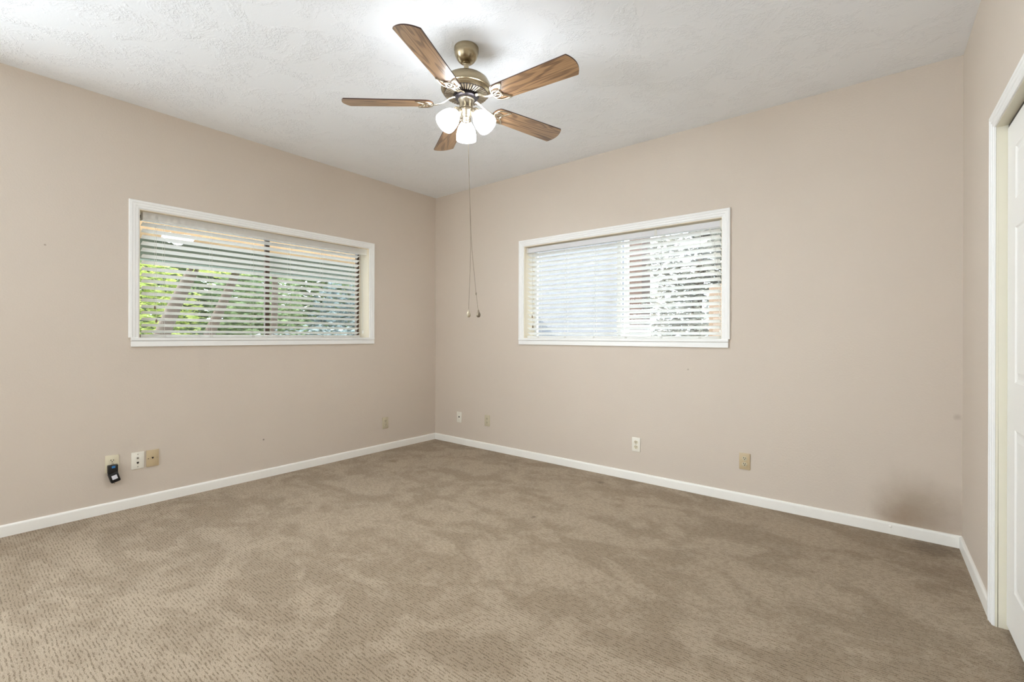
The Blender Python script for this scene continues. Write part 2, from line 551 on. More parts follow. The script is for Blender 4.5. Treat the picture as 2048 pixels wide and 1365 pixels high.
def window(name, label, loc, rot, W, top, split, inset0, inset1, frame_m):
    win = thing(name, label, 'window', loc, rot)
    win['kind'] = 'structure'
    a0, a1 = CW, W - CW
    zt = top - CW
    bm = bmesh.new(); casing_sweep(bm, W, ZS, top)
    obj('casing', bm, 'trim_white', win)
    bm = bmesh.new()
    box(bm, inset0, W - inset1, -0.0175, 0.0, ZS - 0.021, ZS, 0.002)
    box(bm, a0, a1, 0.0, REVD, ZS - 0.0195, ZS, 0)
    obj('stool', bm, 'trim_white', win)
    bm = bmesh.new(); box(bm, inset0 + 0.001, W - inset1 - 0.001, -0.0155, 0.0, ZS - 0.061, ZS - 0.0235, 0.0015)
    obj('apron', bm, 'trim_white', win)
    bm = bmesh.new()
    box(bm, a0 - 0.0, a0 + 0.004, 0.0, REVD, ZS, zt); box(bm, a1 - 0.004, a1, 0.0, REVD, ZS, zt); box(bm, a0 + 0.004, a1 - 0.004, 0.0, REVD, zt - 0.004, zt)
    obj('reveal', bm, 'reveal_paint', win)
    # bronze sliding sash at the back of the reveal
    bm = bmesh.new()
    f0, f1, g0, g1, d0, d1 = a0 + .004, a1 - .004, ZS, zt - .004, REVD - .035, REVD
    w = 0.022
    box(bm, f0, f0 + w, d0, d1, g0, g1); box(bm, f1 - w, f1, d0, d1, g0, g1)
    box(bm, f0 + w, f1 - w, d0, d1, g0, g0 + w); box(bm, f0 + w, f1 - w, d0, d1, g1 - w, g1)
    obj('sash_frame', bm, frame_m, win)
    bm = bmesh.new(); box(bm, split - .017, split + .017, d0 + .002, d1 - .002, g0 + w, g1 - w, 0.002)
    obj('meeting_stile', bm, frame_m, win)
    for (p0, p1) in ((f0 + w, split - .017), (split + .017, f1 - w)):
        bm = bmesh.new(); box(bm, p0, p1, d0 + .015, d0 + .019, g0 + w, g1 - w)
        obj('pane', bm, 'pane', win)
    return win

def blind(label, loc, rot, s0, s1, h0, h1, zhead, zheadtop, yc, tilt, cords, tassels, lift, valance, seed, n=18):
    """slatted blind in the same local axes as its window; slats run s0..s1, centred at depth yc"""
    rnd = random.Random(seed)
    t = thing('window_blind', label, 'blind', (loc[0], loc[1], ZS), rot, 'white slatted window blinds')
    O = Matrix.Translation((0, 0, -ZS))
    zr0, zr1 = ZS + 0.0015, ZS + 0.022
    pitch = (zhead - 0.008 - (zr1 + 0.016)) / (n - 0.5)
    bm = bmesh.new()
    for i in range(n):
        zc = zr1 + 0.020 + pitch * i
        tl = tilt + rnd.uniform(-0.015, 0.015)
        segs = 6
        sag = rnd.uniform(-0.0012, 0.0012)
        prof_t, prof_b = [], []
        for j in range(segs + 1):
            u = (j / segs - 0.5) * 0.050
            arch = 0.0022 * (1 - (2 * u / 0.050) ** 2)
            prof_t.append((u, arch + 0.0013)); prof_b.append((u, arch - 0.0013))
        prof = prof_t + prof_b[::-1]
        c, s = math.cos(tl), math.sin(tl)
        rows = []
        for x, dz in ((s0, sag), ((s0 + s1) / 2, -sag), (s1, sag)):
            # u<0 is the room side; tilt lifts the room side
            rows.append([bm.verts.new(O @ Vector((x, yc + u * c + h * s, zc + dz - u * s + h * c))) for u, h in prof])
        m = len(prof)
        for a, b in zip(rows, rows[1:]):
            for j in range(m):
                bm.faces.new((a[j], a[(j + 1) % m], b[(j + 1) % m], b[j]))
        bm.faces.new(rows[0]); bm.faces.new(rows[-1][::-1])
    obj('slats', bm, 'slat_white', t, smooth=30)
    bm = bmesh.new(); box(bm, s0, s1, yc - .026, yc + .026, zr0 - ZS, zr1 - ZS, 0.004)
    rail = obj('bottom_rail', bm, 'slat_white', t, smooth=40)
    for x in cords:
        bm = bmesh.new(); box(bm, x - .010, x + .010, yc - .0275, yc - .0255, zr0 + .001 - ZS, zr1 - .004 - ZS, 0.0006)
        obj('cord_plug', bm, 'cord_white', rail)
    bm = bmesh.new()
    box(bm, h0 if not valance else s0, h1 if not valance else s1, yc - .022, yc + .026, zhead - ZS, zheadtop - ZS, 0.002)
    hd = obj('headrail', bm, 'headrail_metal', t)
    if valance:
        bm = bmesh.new()
        box(bm, h0, h1, yc - .040, yc - .0325, zhead - .002 - ZS, zheadtop - .003 - ZS, 0.0025)
        box(bm, h0 + .003, h1 - .003, yc - .0425, yc - .040, zhead + .012 - ZS, zheadtop - .020 - ZS, 0.001)
        obj('valance', bm, 'slat_white', t)
    else:
        for x in (h0 + 0.004, h0 + (h1 - h0) * 0.72, h1 - 0.006):
            bm = bmesh.new(); box(bm, x - .010, x + .010, yc - .0250, yc - .0225, zhead - .004 - ZS, zheadtop + .003 - ZS, 0.0008)
            obj('mounting_clip', bm, 'cord_white', hd)
    for x in cords:
        bm = bmesh.new()
        for dy in (-.0245, .0245):
            tube(bm, [(x, yc + dy, zr1 - ZS - .002), (x, yc + dy, zhead - ZS)], 0.0007, seg=5)
        obj('ladder_cord', bm, 'cord_white', t)
    for (x, z) in tassels:
        bm = bmesh.new()
        tube(bm, [(x - .004, yc - .031, zhead - ZS + .002), (x, yc - .031, z - ZS)], 0.0009, seg=5)
        c = obj('tilt_cord', bm, 'cord_white', t)
        bm = bmesh.new()
        lathe(bm, [(.002, .012), (.005, .006), (.0062, -.008), (.0052, -.013)], 12, Matrix.Translation((x, yc - .031, z - ZS - .008)))
        obj('tassel', bm, 'tassel_wood', c, smooth=50)
    for pts in lift:
        bm = bmesh.new()
        tube(bm, [(x, yc + dy, z - ZS) for x, dy, z in pts], 0.0010, seg=5)
        c = obj('lift_cord', bm, 'cord_white', t)
        x, dy, z = pts[-1]
        bm = bmesh.new()
        lathe(bm, [(.002, .014), (.0055, .006), (.0070, -.010), (.0060, -.016)], 12, Matrix.Translation((x, yc + dy, z - ZS - .008)))
        obj('tassel', bm, 'slat_white', c, smooth=50)
    return t

LLOC = (0, LW['x0'], 0)
BLOC = (BW['x0'], 0, 0)
window('window_1', 'white cased window in the left wall looking onto green trees', LLOC, ROT_L, LW['W'], LW['top'], -1.745 - LW['x0'], 0.012, 0.002, 'bronze_aluminium')
window('window_2', 'white cased window in the far wall looking onto a pale building', BLOC, (0, 0, 0), BW['W'], BW['top'], 0.955, 0.002, 0.010, 'trim_white')
w3 = window('window_fill', 'added white cased window in the left wall behind the viewer, framing a fill light', (0, RW['x0'], 0), ROT_L, RW['W'], RW['top'], 0.93, 0.002, 0.002, 'bronze_aluminium')  # added opening for the side fill light
bm = bmesh.new(); box(bm, CW + .006, RW['W'] - CW - .006, .060, .064, ZS + .002, RW['top'] - CW - .006)  # unseen sheet added to stop sun coming through this opening
obj('sun_block_panel', bm, 'slat_white', w3)
lx = lambda y: y - LW['x0']
bx = lambda x: x - BW['x0']
blind('white slatted blind with a flat valance in the left wall window', LLOC, ROT_L, lx(-2.625), lx(-0.938), lx(-2.628), lx(-0.871),
      1.944, 2.000, 0.062, math.radians(19.5), [lx(-2.501 + 0.2955 * i) for i in range(6)], [(lx(-2.557), 1.354), (lx(-2.548), 1.261)],
      [[(lx(-0.948), -.034, 1.945), (lx(-0.930), -.034, 1.80), (lx(-0.915), -.034, 1.55), (lx(-0.912), -.034, 1.20)]], True, 3)
blind('white slatted blind glowing with daylight in the far wall window', BLOC, (0, 0, 0), bx(1.262), bx(2.996), bx(1.256), bx(3.012),
      1.952, 1.996, 0.058, math.radians(22), [bx(1.392 + 0.2935 * i) for i in range(6)], [(bx(1.326), 1.349), (bx(1.332), 1.254)],
      [[(bx(2.925), -.034, 1.953), (bx(2.953), -.036, 1.83), (bx(2.990), -.036, 1.58), (bx(3.003), -.036, 1.20)],
       [(bx(2.931), -.034, 1.953), (bx(2.966), -.038, 1.83), (bx(2.998), -.038, 1.60), (bx(3.010), -.038, 1.185)]], False, 5)

# ---------------------------------------------------------------- closet door and casing (right wall)
ROT_R = (0, 0, DOORROT)
RLOC = (L, 0, 0)
tr = thing('trim_1', 'white casing and cream jamb around the closet opening', 'door casing', RLOC, ROT_R)
tr['kind'] = 'structure'
bm = bmesh.new()
b2 = bmesh.new(); casing_sweep(b2, OPX1 - OPX0 + 2 * 0.060, 0, OPZ + 0.060, 0.85)
b2.transform(Matrix.Translation((OPX0 - 0.060, 0, 0)))
obj('casing', b2, 'trim_white', tr)
bm.free()
bm = bmesh.new()
box(bm, OPX0 - .0178, OPX0, 0.0005, 0.0072, 0, OPZ); 
vs = [(OPX0 - .0178, .0072), (OPX0 - .0178, .112), (OPX0, .112), (OPX0, .0072)]
lo = [bm.verts.new((x, y + (0.0022 if y < .01 else 0), 0)) for x, y in vs]
mi = [bm.verts.new((x, y + 0.0003 * (y < .01), 0.95)) for x, y in vs]
hi = [bm.verts.new((x, y + 0.0001 * (y < .01), OPZ)) for x, y in vs]
for a, b in ((lo, mi), (mi, hi)):
    for i in range(4): bm.faces.new((a[i], a[(i + 1) % 4], b[(i + 1) % 4], b[i]))
bm.faces.new(lo); bm.faces.new(hi)
box(bm, OPX1, OPX1 + .0178, 0.0005, .112, 0, OPZ)
obj('jamb', bm, 'jamb_paint', tr)
bm = bmesh.new(); box(bm, OPX0 - .0178, OPX1 + .0178, 0.0005, .112, OPZ, OPZ + .0178)
obj('head_jamb', bm, 'jamb_paint', tr)
bm = bmesh.new(); box(bm, OPX0, OPX1, .034, .106, OPZ - .0135, OPZ - .0005)
obj('sliding_track', bm, 'dark_bronze', tr)

def panel_door(name, label, x0, width, yf):
    """six panel slab in the closet's local axes, face at depth yf"""
    d = thing(name, label, 'door', RLOC, ROT_R)
    d['kind'] = 'structure'
    z0, z1 = 0.020, OPZ - 0.0145
    xs = [x0, x0 + .122, x0 + .122 + (width - .354) / 2, x0 + .232 + (width - .354) / 2, x0 + width - .122, x0 + width]
    zs = [z0, .195, .808, .983, 1.568, 1.673, 1.871, z1]
    bm = bmesh.new()
    V = {}
    def v(x, y, z):
        k = (round(x, 5), round(y, 5), round(z, 5))
        if k not in V: V[k] = bm.verts.new((x, y, z))
        return V[k]
    prof = [(0, 0), (.006, .004), (.016, .0055), (.026, .0045), (.040, .0008)]
    for i in range(5):
        for j in range(7):
            a, b, c, e = xs[i], xs[i + 1], zs[j], zs[j + 1]
            if i in (1, 3) and j in (1, 3, 5):
                rings = [[v(a + w, yf + t, c + w), v(b - w, yf + t, c + w), v(b - w, yf + t, e - w), v(a + w, yf + t, e - w)] for w, t in prof]
                for p, q in zip(rings, rings[1:]):
                    for k in range(4): bm.faces.new((p[k], p[(k + 1) % 4], q[(k + 1) % 4], q[k]))
                bm.faces.new(rings[-1])
            else:
                bm.faces.new((v(a, yf, c), v(b, yf, c), v(b, yf, e), v(a, yf, e)))
    yb = yf + 0.034
    xe, ze = (xs[0], xs[-1]), (zs[0], zs[-1])
    bm.faces.new((v(xe[0], yb, ze[0]), v(xe[0], yb, ze[1]), v(xe[1], yb, ze[1]), v(xe[1], yb, ze[0])))
    bm.faces.new([v(xe[0], yf, z) for z in zs] + [v(xe[0], yb, ze[1]), v(xe[0], yb, ze[0])])
    bm.faces.new([v(xe[1], yf, z) for z in zs] + [v(xe[1], yb, ze[1]), v(xe[1], yb, ze[0])])
    bm.faces.new([v(x, yf, ze[0]) for x in xs] + [v(xe[1], yb, ze[0]), v(xe[0], yb, ze[0])])
    bm.faces.new([v(x, yf, ze[1]) for x in xs] + [v(xe[1], yb, ze[1]), v(xe[0], yb, ze[1])])
    obj('slab', bm, 'door_paint', d)
    return d
panel_door('door_1', 'white six panel sliding closet door at the right edge', OPX0 + 0.002, 0.915, 0.032)
panel_door('door_2', 'second white closet door sliding behind the first one', OPX1 - 0.917, 0.915, 0.070)

# ---------------------------------------------------------------- wall plates (local: front -Y, X right, Z up, origin at plate centre on the wall)
PL = (0, 0, PI / 2)
def plate_box(bm, w=.0695, h=.1125, t=.0062):
    box(bm, -w / 2, w / 2, -t, 0, -h / 2, h / 2, .0022)
def disc(bm, x, z, r, y0, y1, seg=16, sx=1.0, sz=1.0):
    lathe(bm, [(r, 0), (r, y1 - y0)], seg, Matrix.Translation((x, -y0, z)) @ Matrix.Diagonal((sx, 1, sz, 1)) @ Matrix.Rotation(PI / 2, 4, 'X'))
def slots(bm, zc, y):
    for sx in (-1, 1):
        box(bm, sx * .0063 - .0017, sx * .0063 + .0017, -y - .0003, -y + .001, zc + .0006, zc + (.0092 if sx < 0 else .0080))
    disc(bm, 0, zc - .0062, .0030, y - .001, y + .0003, 12)
def outlet(label, loc, rot, plate_m, face_m, group='duplex power outlets'):
    t = thing('electrical_outlet', label, 'outlet', loc, rot, group)
    bm = bmesh.new(); plate_box(bm); obj('cover_plate', bm, plate_m, t, smooth=40)
    for s in (1, -1):
        bm = bmesh.new()
        lathe(bm, [(.0170, 0), (.0170, .0018), (.0160, .0026)], 28, Matrix.Translation((0, -.0050, s * .0195)) @ Matrix.Diagonal((1, 1, .86, 1)) @ Matrix.Rotation(PI / 2, 4, 'X'))
        r = obj('receptacle', bm, face_m, t, smooth=40)
        bm = bmesh.new(); slots(bm, s * .0195, .0077); obj('slots', bm, 'slot_dark', r)
    bm = bmesh.new(); disc(bm, 0, 0, .0028, .005, .0070, 12); obj('screw', bm, 'steel', t)
    return t
outlet('ivory duplex outlet on the left wall with a black adapter plugged in', (0, -2.790, 0.315), PL, 'plastic_ivory', 'plastic_ivory')
outlet('small ivory duplex outlet on the left wall nearest the far corner', (0, -0.671, 0.276), PL, 'plastic_beige', 'plastic_beige')
outlet('almond duplex outlet on the far wall beside the round-holed white plate', (0.785, 0, 0.295), (0, 0, 0), 'plastic_beige', 'plastic_beige')
outlet('white duplex outlet on the far wall below the window', (2.380, 0, 0.289), (0, 0, 0), 'plastic_white', 'plastic_ivory')
outlet('tan almond duplex outlet on the far wall right of the window', (3.173, 0, 0.291), (0, 0, 0), 'plastic_almond', 'plastic_beige')

t = thing('wall_jack_plate', 'white wall plate with two jacks one above the other, between outlet and beige plate', 'wall plate', (0, -2.657, 0.309), PL)
bm = bmesh.new(); plate_box(bm); obj('cover_plate', bm, 'plastic_white', t, smooth=40)
bm = bmesh.new(); lathe(bm, [(.0062, 0), (.0062, .003), (.0046, .003), (.0046, .011), (.003, .011)], 16, Matrix.Translation((0, -.005, .0165)) @ Matrix.Rotation(PI / 2, 4, 'X'))
obj('coaxial_socket', bm, 'steel', t, smooth=40)
bm = bmesh.new(); box(bm, -.0060, .0060, -.0066, -.0045, -.0195, -.0085); box(bm, -.0032, .0032, -.0066, -.0045, -.0225, -.0195)
obj('phone_jack', bm, 'slot_dark', t)
for z in (.0415, -.0415):
    bm = bmesh.new(); disc(bm, 0, z, .0032, .005, .0070, 12); obj('screw', bm, 'steel', t)

t = thing('wall_jack_plate', 'beige wall plate with one central phone jack, rightmost of three by the adapter', 'wall plate', (0, -2.576, 0.310), PL)
bm = bmesh.new(); plate_box(bm, .0700, .1125, .008); obj('cover_plate', bm, 'plastic_almond', t, smooth=40)
bm = bmesh.new(); tube(bm, [(0.0150 * math.cos(a), -.008, 0.0140 * math.sin(a)) for a in [i * PI / 12 for i in range(24)]], .0007, seg=6, closed=True)
obj('jack_rim', bm, 'plastic_almond', t, smooth=True)
bm = bmesh.new(); box(bm, -.0055, .0055, -.0085, -.007, -.001, .0075); box(bm, -.0030, .0030, -.0085, -.007, -.0045, -.001)
obj('phone_jack', bm, 'slot_dark', t)
for x in (-.0245, .0245):
    bm = bmesh.new(); disc(bm, x, 0, .0028, .0075, .0088, 12); obj('screw', bm, 'steel' if x > 0 else 'slot_dark', t)

t = thing('wall_jack_plate', 'small white wall plate with one round black hole, far wall nearest the corner', 'wall plate', (0.384, 0, 0.286), (0, 0, 0))
bm = bmesh.new(); plate_box(bm); obj('cover_plate', bm, 'plastic_white', t, smooth=40)
bm = bmesh.new(); lathe(bm, [(.0085, 0), (.0085, .0006), (.006, .0006)], 18, Matrix.Translation((0, -.0062, 0.003)) @ Matrix.Rotation(PI / 2, 4, 'X'))
obj('round_hole', bm, 'slot_dark', t)
bm = bmesh.new(); lathe(bm, [(.0045, 0), (.0045, .004), (.003, .005)], 14, Matrix.Translation((0, -.0052, -0.010)) @ Matrix.Rotation(PI / 2, 4, 'X'))
obj('cable_knob', bm, 'plastic_white', t, smooth=40)
for z in (.0415, -.0300):
    bm = bmesh.new(); disc(bm, 0, z, .0028, .005, .0070, 12); obj('screw', bm, 'steel', t)

# black plug-in adapter on the left outlet
ad = thing('power_adapter', 'black plug-in adapter with blue tab and white sticker on the left outlet', 'adapter', (0, -2.790, 0.315), PL)
bm = bmesh.new(); box(bm, -.026, .025, -.036, -.0065, -.058, -.004, .004)
up = obj('plug_body', bm, 'black_plastic', ad, smooth=40)
bm = bmesh.new(); box(bm, -.0075, .0105, -.0385, -.0355, -.0225, -.0095, .0012)
obj('blue_tab', bm, 'blue_plastic', up)
bm = bmesh.new(); box(bm, -.0035, .0045, -.030, -.010, -.006, .004, .001)
obj('plug_prong', bm, 'steel', up)
mt = Matrix.Translation((.006, 0, -.0815)) @ Matrix.Rotation(math.radians(-16), 4, 'Y')
bm = bmesh.new(); box(bm, -.0255, .0255, -.040, -.008, -.036, .030, .007)
bm.transform(mt); lowr = obj('swivel_body', bm, 'black_plastic', ad, smooth=40)
bm = bmesh.new(); box(bm, -.0135, .0140, -.0406, -.0399, -.014, .0125, .0003)
bm.transform(mt); obj('white_sticker', bm, 'sticker', lowr)
bm = bmesh.new(); tube(bm, [Vector((.004, -.024, -.117)), Vector((.006, -.024, -.123)), Vector((.011, -.026, -.127))], .0016, seg=8)
obj('cord_stub', bm, 'tassel_wood', lowr)

# ---------------------------------------------------------------- ceiling fan
HX, HY = 2.1702, -1.7335
fan = thing('ceiling_fan', 'antique brass ceiling fan with five oak blades and three lit white shades', 'ceiling fan', (HX, HY, H))
Z = lambda z: z - H
bm = bmesh.new()
lathe(bm, [(.0600, 0), (.0650, -.002), (.0655, -.016), (.0635, -.020), (.0640, -.028), (.0615, -.040), (.0550, -.056), (.0450, -.070), (.0340, -.079), (.0280, -.082), (.0220, -.082)], 48)
obj('canopy', bm, 'brass', fan, smooth=50)
bm = bmesh.new(); lathe(bm, [(.0215, -.080), (.0215, -.086), (.0140, -.090), (.0130, -.094), (.0130, -.160), (.0200, -.164), (.0240, -.180)], 28)
obj('downrod', bm, 'brass', fan, smooth=50)
bm = bmesh.new()
lathe(bm, [(.0240, Z(2.530)), (.0600, Z(2.537)), (.0960, Z(2.5365)), (.1040, Z(2.532)), (.1080, Z(2.526)), (.1130, Z(2.5245)), (.1180, Z(2.520)), (.1280, Z(2.500)), (.1330, Z(2.482)), (.1345, Z(2.474)), (.1335, Z(2.470)),
           (.1290, Z(2.4685)), (.1270, Z(2.464)), (.1260, Z(2.457)), (.1180, Z(2.4495)), (.0640, Z(2.4460))], 64)
mh = obj('motor_housing', bm, 'brass', fan, smooth=35)
bm = bmesh.new()
lathe(bm, [(.1170, Z(2.4492)), (.1160, Z(2.4476)), (.0640, Z(2.4440))], 48, cap0=False, cap1=False)
obj('vent_backing', bm, 'dark_bronze', mh)
bm = bmesh.new()
for i in range(45):
    a = 2 * PI * i / 45
    m4 = Matrix.Rotation(a, 4, 'Z')
    r0 = .070
    vs = [(r0, -.0022, Z(2.4446)), (r0, .0022, Z(2.4446)), (.115, .0048, Z(2.4477)), (.115, -.0048, Z(2.4477)),
          (r0, -.0018, Z(2.4400)), (r0, .0018, Z(2.4400)), (.114, .0042, Z(2.4436)), (.114, -.0042, Z(2.4436))]
    q = [bm.verts.new(m4 @ Vector(p)) for p in vs]
    for f in ((0, 1, 2, 3), (7, 6, 5, 4), (0, 4, 5, 1), (1, 5, 6, 2), (2, 6, 7, 3), (3, 7, 4, 0)): bm.faces.new([q[k] for k in f])
obj('vent_fins', bm, 'pewter', mh)
bm = bmesh.new()
lathe(bm, [(.0620, Z(2.4465)), (.0620, Z(2.4300)), (.0560, Z(2.4240)), (.0480, Z(2.4220))], 40)
obj('flywheel', bm, 'dark_bronze', fan, smooth=40)
bm = bmesh.new()
lathe(bm, [(.0440, Z(2.4230)), (.0440, Z(2.4190)), (.0385, Z(2.4170)), (.0365, Z(2.4140)), (.0365, Z(2.3800)), (.0390, Z(2.3770)), (.0390, Z(2.3700)), (.0340, Z(2.3660))], 40)
obj('switch_housing', bm, 'pewter', fan, smooth=40)
bm = bmesh.new()
lathe(bm, [(.0340, Z(2.3670)), (.0420, Z(2.3630)), (.0440, Z(2.3520)), (.0360, Z(2.3420)), (.0220, Z(2.3350)), (.0180, Z(2.3300)), (.0195, Z(2.3220)), (.0150, Z(2.3130)), (.0075, Z(2.3080)), (.0040, Z(2.3040))], 40)
obj('light_fitter', bm, 'pewter', fan, smooth=40)

# blades: mesh along local +X, its own object rotated about the hub; the iron shares the frame
BZ, PITCH = 2.4000, math.radians(-12.05)
def blade_outline():
    pts = []
    r0, r1, w0, w1 = .175, .634, .054, .0665
    # root: rounded
    for i in range(9):
        a = PI / 2 + PI * i / 8
        pts.append((r0 + .030 + .030 * math.cos(a) * 1.0, w0 * math.sin(a) if abs(math.sin(a)) < .999 else w0 * math.sin(a)))
    n = 12
    edge = [(r0 + .03 + (r1 - r0 - .03) * i / n) for i in range(1, n)]
    low = [(x, -(w0 + (w1 - w0) * ((x - r0) / (r1 - r0)) ** .9)) for x in edge]
    pts += low
    # tip: shallow convex end with small rounded corners
    tip = [(r1 - .030, -w1 + .0006), (r1 - .006, -w1)]
    for i in range(0, 13):
        y = -w1 + 2 * w1 * i / 12
        tip.append((r1 + .024 * (1 - (y / w1) ** 2), y))
    tip += [(r1 - .006, w1), (r1 - .030, w1 - .0006)]
    for _ in range(2):                       # corner cutting
        q = [tip[0]]
        for a, b in zip(tip, tip[1:]):
            q += [(a[0] * .75 + b[0] * .25, a[1] * .75 + b[1] * .25), (a[0] * .25 + b[0] * .75, a[1] * .25 + b[1] * .75)]
        tip = q + [tip[-1]]
    pts += tip
    pts += [(x, -y) for x, y in reversed(low)]
    return pts
def blade_mesh():
    bm = bmesh.new()
    pts = blade_outline()
    top = [bm.verts.new((x, y, .003)) for x, y in pts]
    bot = [bm.verts.new((x, y, -.003)) for x, y in pts]
    bm.faces.new(top); bm.faces.new(bot[::-1])
    n = len(pts)
    for i in range(n):
        f = bm.faces.new((top[i], bot[i], bot[(i + 1) % n], top[(i + 1) % n]))
        f.material_index = 1
    return bm
def iron_mesh():
    bm = bmesh.new()
    zb = -.0075
    flat = .0030
    # stem from the flywheel, dropping to the blade
    P = [(.046, 0, .0330), (.070, 0, .0315), (.092, 0, .024), (.115, 0, .0080), (.140, 0, -.0020), (.165, 0, zb), (.182, 0, zb)]
    tube(bm, P, [.0105, .0095, .0070, .0058, .0062, .0085, .0090], [.0040, .0040, .0036, .0034, .0034, .0032, .0030], seg=10)
    # round middle ring
    tube(bm, [(.205 + .0235 * math.cos(a), .0235 * math.sin(a), zb - .0006) for a in [i * 2 * PI / 28 for i in range(28)]], .0042, flat, 8, True)
    # two pointed leaf loops spreading to the blade edges
    for s in (1, -1):
        tip = Vector((.262, s * .051, zb)); root = Vector((.182, s * .002, zb))
        ax = tip - root; nrm = Vector((-ax.y, ax.x, 0)).normalized() * s
        pts = []
        for i in range(14):
            u = i / 13
            pts.append(root + ax * u + nrm * (.026 * math.sin(PI * u ** .75) + 0))
        for i in range(1, 13):
            u = 1 - i / 13
            pts.append(root + ax * u - nrm * (.012 * math.sin(PI * u)))
        tube(bm, pts, .0040, flat, 8, True)
    # screws
    for (x, y) in ((.186, 0), (.232, .020), (.232, -.020)):
        lathe(bm, [(.0045, 0), (.0045, .003), (.0025, .0045)], 12, Matrix.Translation((x, y, zb - .0025)) @ Matrix.Rotation(PI, 4, 'X'))
    return bm
phase = math.radians(3.995)
b0 = i0 = None
for k in range(5):
    R = Matrix.Rotation(phase + k * 2 * PI / 5, 4, 'Z') @ Matrix.Rotation(PITCH, 4, 'X')
    loc = (0, 0, Z(BZ))
    if b0 is None:
        b0 = obj('blade', blade_mesh(), ['oak', 'oak_edge'], fan, loc=loc, rot=R.to_euler())
        i0 = obj('blade_iron', iron_mesh(), 'pewter', fan, smooth=45, loc=loc, rot=R.to_euler())
    else:
        for src in (b0, i0):
            c = src.copy(); COL.objects.link(c); c.parent = fan; c.location = loc; c.rotation_euler = R.to_euler()

# three tulip shades on short arms
def shade_mesh():
    bm = bmesh.new()
    out = [(.0220, 0), (.0230, .006), (.0300, .016), (.0410, .032), (.0485, .050), (.0530, .070), (.0552, .090), (.0550, .106)]
    inn = [(r - .003, l) for r, l in out[::-1]]
    lathe(bm, out + inn, 36, cap0=False, cap1=False)
    return bm
s0 = h0 = u0 = None
for az in (134, 254, 14):
    tiltv = math.radians(42)
    a = math.radians(az)
    dirv = Vector((math.cos(a) * math.sin(tiltv), math.sin(a) * math.sin(tiltv), -math.cos(tiltv)))
    neck = Vector((math.cos(a) * .058, math.sin(a) * .058, Z(2.338)))
    q = dirv.to_track_quat('Z', 'Y').to_euler()
    if s0 is None:
        s0 = obj('lamp_shade', shade_mesh(), 'lamp', fan, smooth=60, loc=neck, rot=q)
        bm = bmesh.new()
        lathe(bm, [(.0100, -.036), (.0130, -.030), (.0170, -.024), (.0245, -.014), (.0255, .004), (.0245, .010)], 24, cap1=False)
        h0 = obj('lamp_holder', bm, 'pewter', fan, smooth=45, loc=neck, rot=q)
        bm = bmesh.new()
        lathe(bm, [(.0100, .004), (.0110, .024), (.0160, .036), (.0200, .050), (.0190, .064), (.0120, .075), (.0030, .079)], 16)
        u0 = obj('bulb', bm, 'bulb', fan, smooth=60, loc=neck, rot=q)
    else:
        for src in (s0, h0, u0):
            c = src.copy(); COL.objects.link(c); c.parent = fan; c.location = neck; c.rotation_euler = q

# two long pull chains
def W2(p): return Vector(p) - Vector((HX, HY, H))
def chain(pts, joint):
    bm = bmesh.new()
    P = [W2(p) for p in pts]
    tube(bm, P, .0011, seg=6)
    if joint is not None:
        lathe(bm, [(.001, .007), (.0034, .004), (.0034, -.004), (.001, -.007)], 10, Matrix.Translation(W2(joint)))
    c = obj('pull_chain', bm, 'chain', fan, smooth=True)
    e = P[-1]
    bm = bmesh.new()
    lathe(bm, [(.0020, .010), (.0045, .004), (.0052, .0)], 14, Matrix.Translation(e))
    lathe(bm, [(.0045, .0), (.0095, -.007), (.0118, -.017), (.0100, -.026), (.0050, -.031)], 18, Matrix.Translation(e))
    return c, bm
c, bm = chain([(2.178, -1.728, 2.308), (2.182, -1.724, 2.10), (2.186, -1.721, 1.911), (2.189, -1.719, 1.76), (2.1905, -1.717, 1.643), (2.188, -1.719, 1.50), (2.182, -1.723, 1.285)], None)
obj('pendant', bm, 'shade_ceramic', c, smooth=50)
c, bm = chain([(2.181, -1.731, 2.308), (2.184, -1.728, 2.10), (2.1875, -1.722, 1.911), (2.1925, -1.716, 1.70), (2.196, -1.713, 1.617), (2.213, -1.698, 1.381), (2.223, -1.690, 1.285)], (2.213, -1.698, 1.381))
obj('pendant', bm, 'chain', c, smooth=50)

# ---------------------------------------------------------------- outside
def foliage(bm, c, rad, n, size, rnd, shell=0.55):
    c = Vector(c)
    for _ in range(n):
        while True:
            p = Vector((rnd.uniform(-1, 1), rnd.uniform(-1, 1), rnd.uniform(-1, 1)))
            if shell < p.length < 1: break
        p = c + Vector((p.x * rad[0], p.y * rad[1], p.z * rad[2]))
        m = Matrix.Rotation(rnd.uniform(0, 6.28), 3, 'Z') @ Matrix.Rotation(rnd.uniform(-1.2, 1.2), 3, 'X')
        s = size * rnd.uniform(.6, 1.3)
        q = [p + m @ Vector(v) for v in ((-s, 0, 0), (0, s * .45, s * .12), (s, 0, 0), (0, -s * .45, s * .12))]
        bm.faces.new([bm.verts.new(v) for v in q])

bm = bmesh.new(); box(bm, -14, 14, 0.151, 16, -0.4, -0.2); box(bm, -14, -0.151, -12, 0.151, -0.4, -0.2)
struct(obj('ground', bm, 'driveway_grey'), 'grey ground outside beyond both windows', 'ground')

# covered patio beyond the left window
t = thing('pergola', 'tan boarded pergola roof with dark green edge beam outside the left window', 'pergola', (-0.22, -1.0, 2.19))
bm = bmesh.new(); box(bm, -1.76, -1.20, -4.2, 3.6, -.05, .02); obj('roof_panel', bm, 'tan_boards', t)
bm = bmesh.new(); box(bm, -1.90, -1.76, -4.2, 3.6, -.255, .03); obj('edge_beam', bm, 'green_beam', t)
for y in (-4.0, 3.45):
    bm = bmesh.new(); box(bm, -1.91, -1.79, y - .06, y + .06, -2.39, -.255); obj('post', bm, 'green_beam', t)

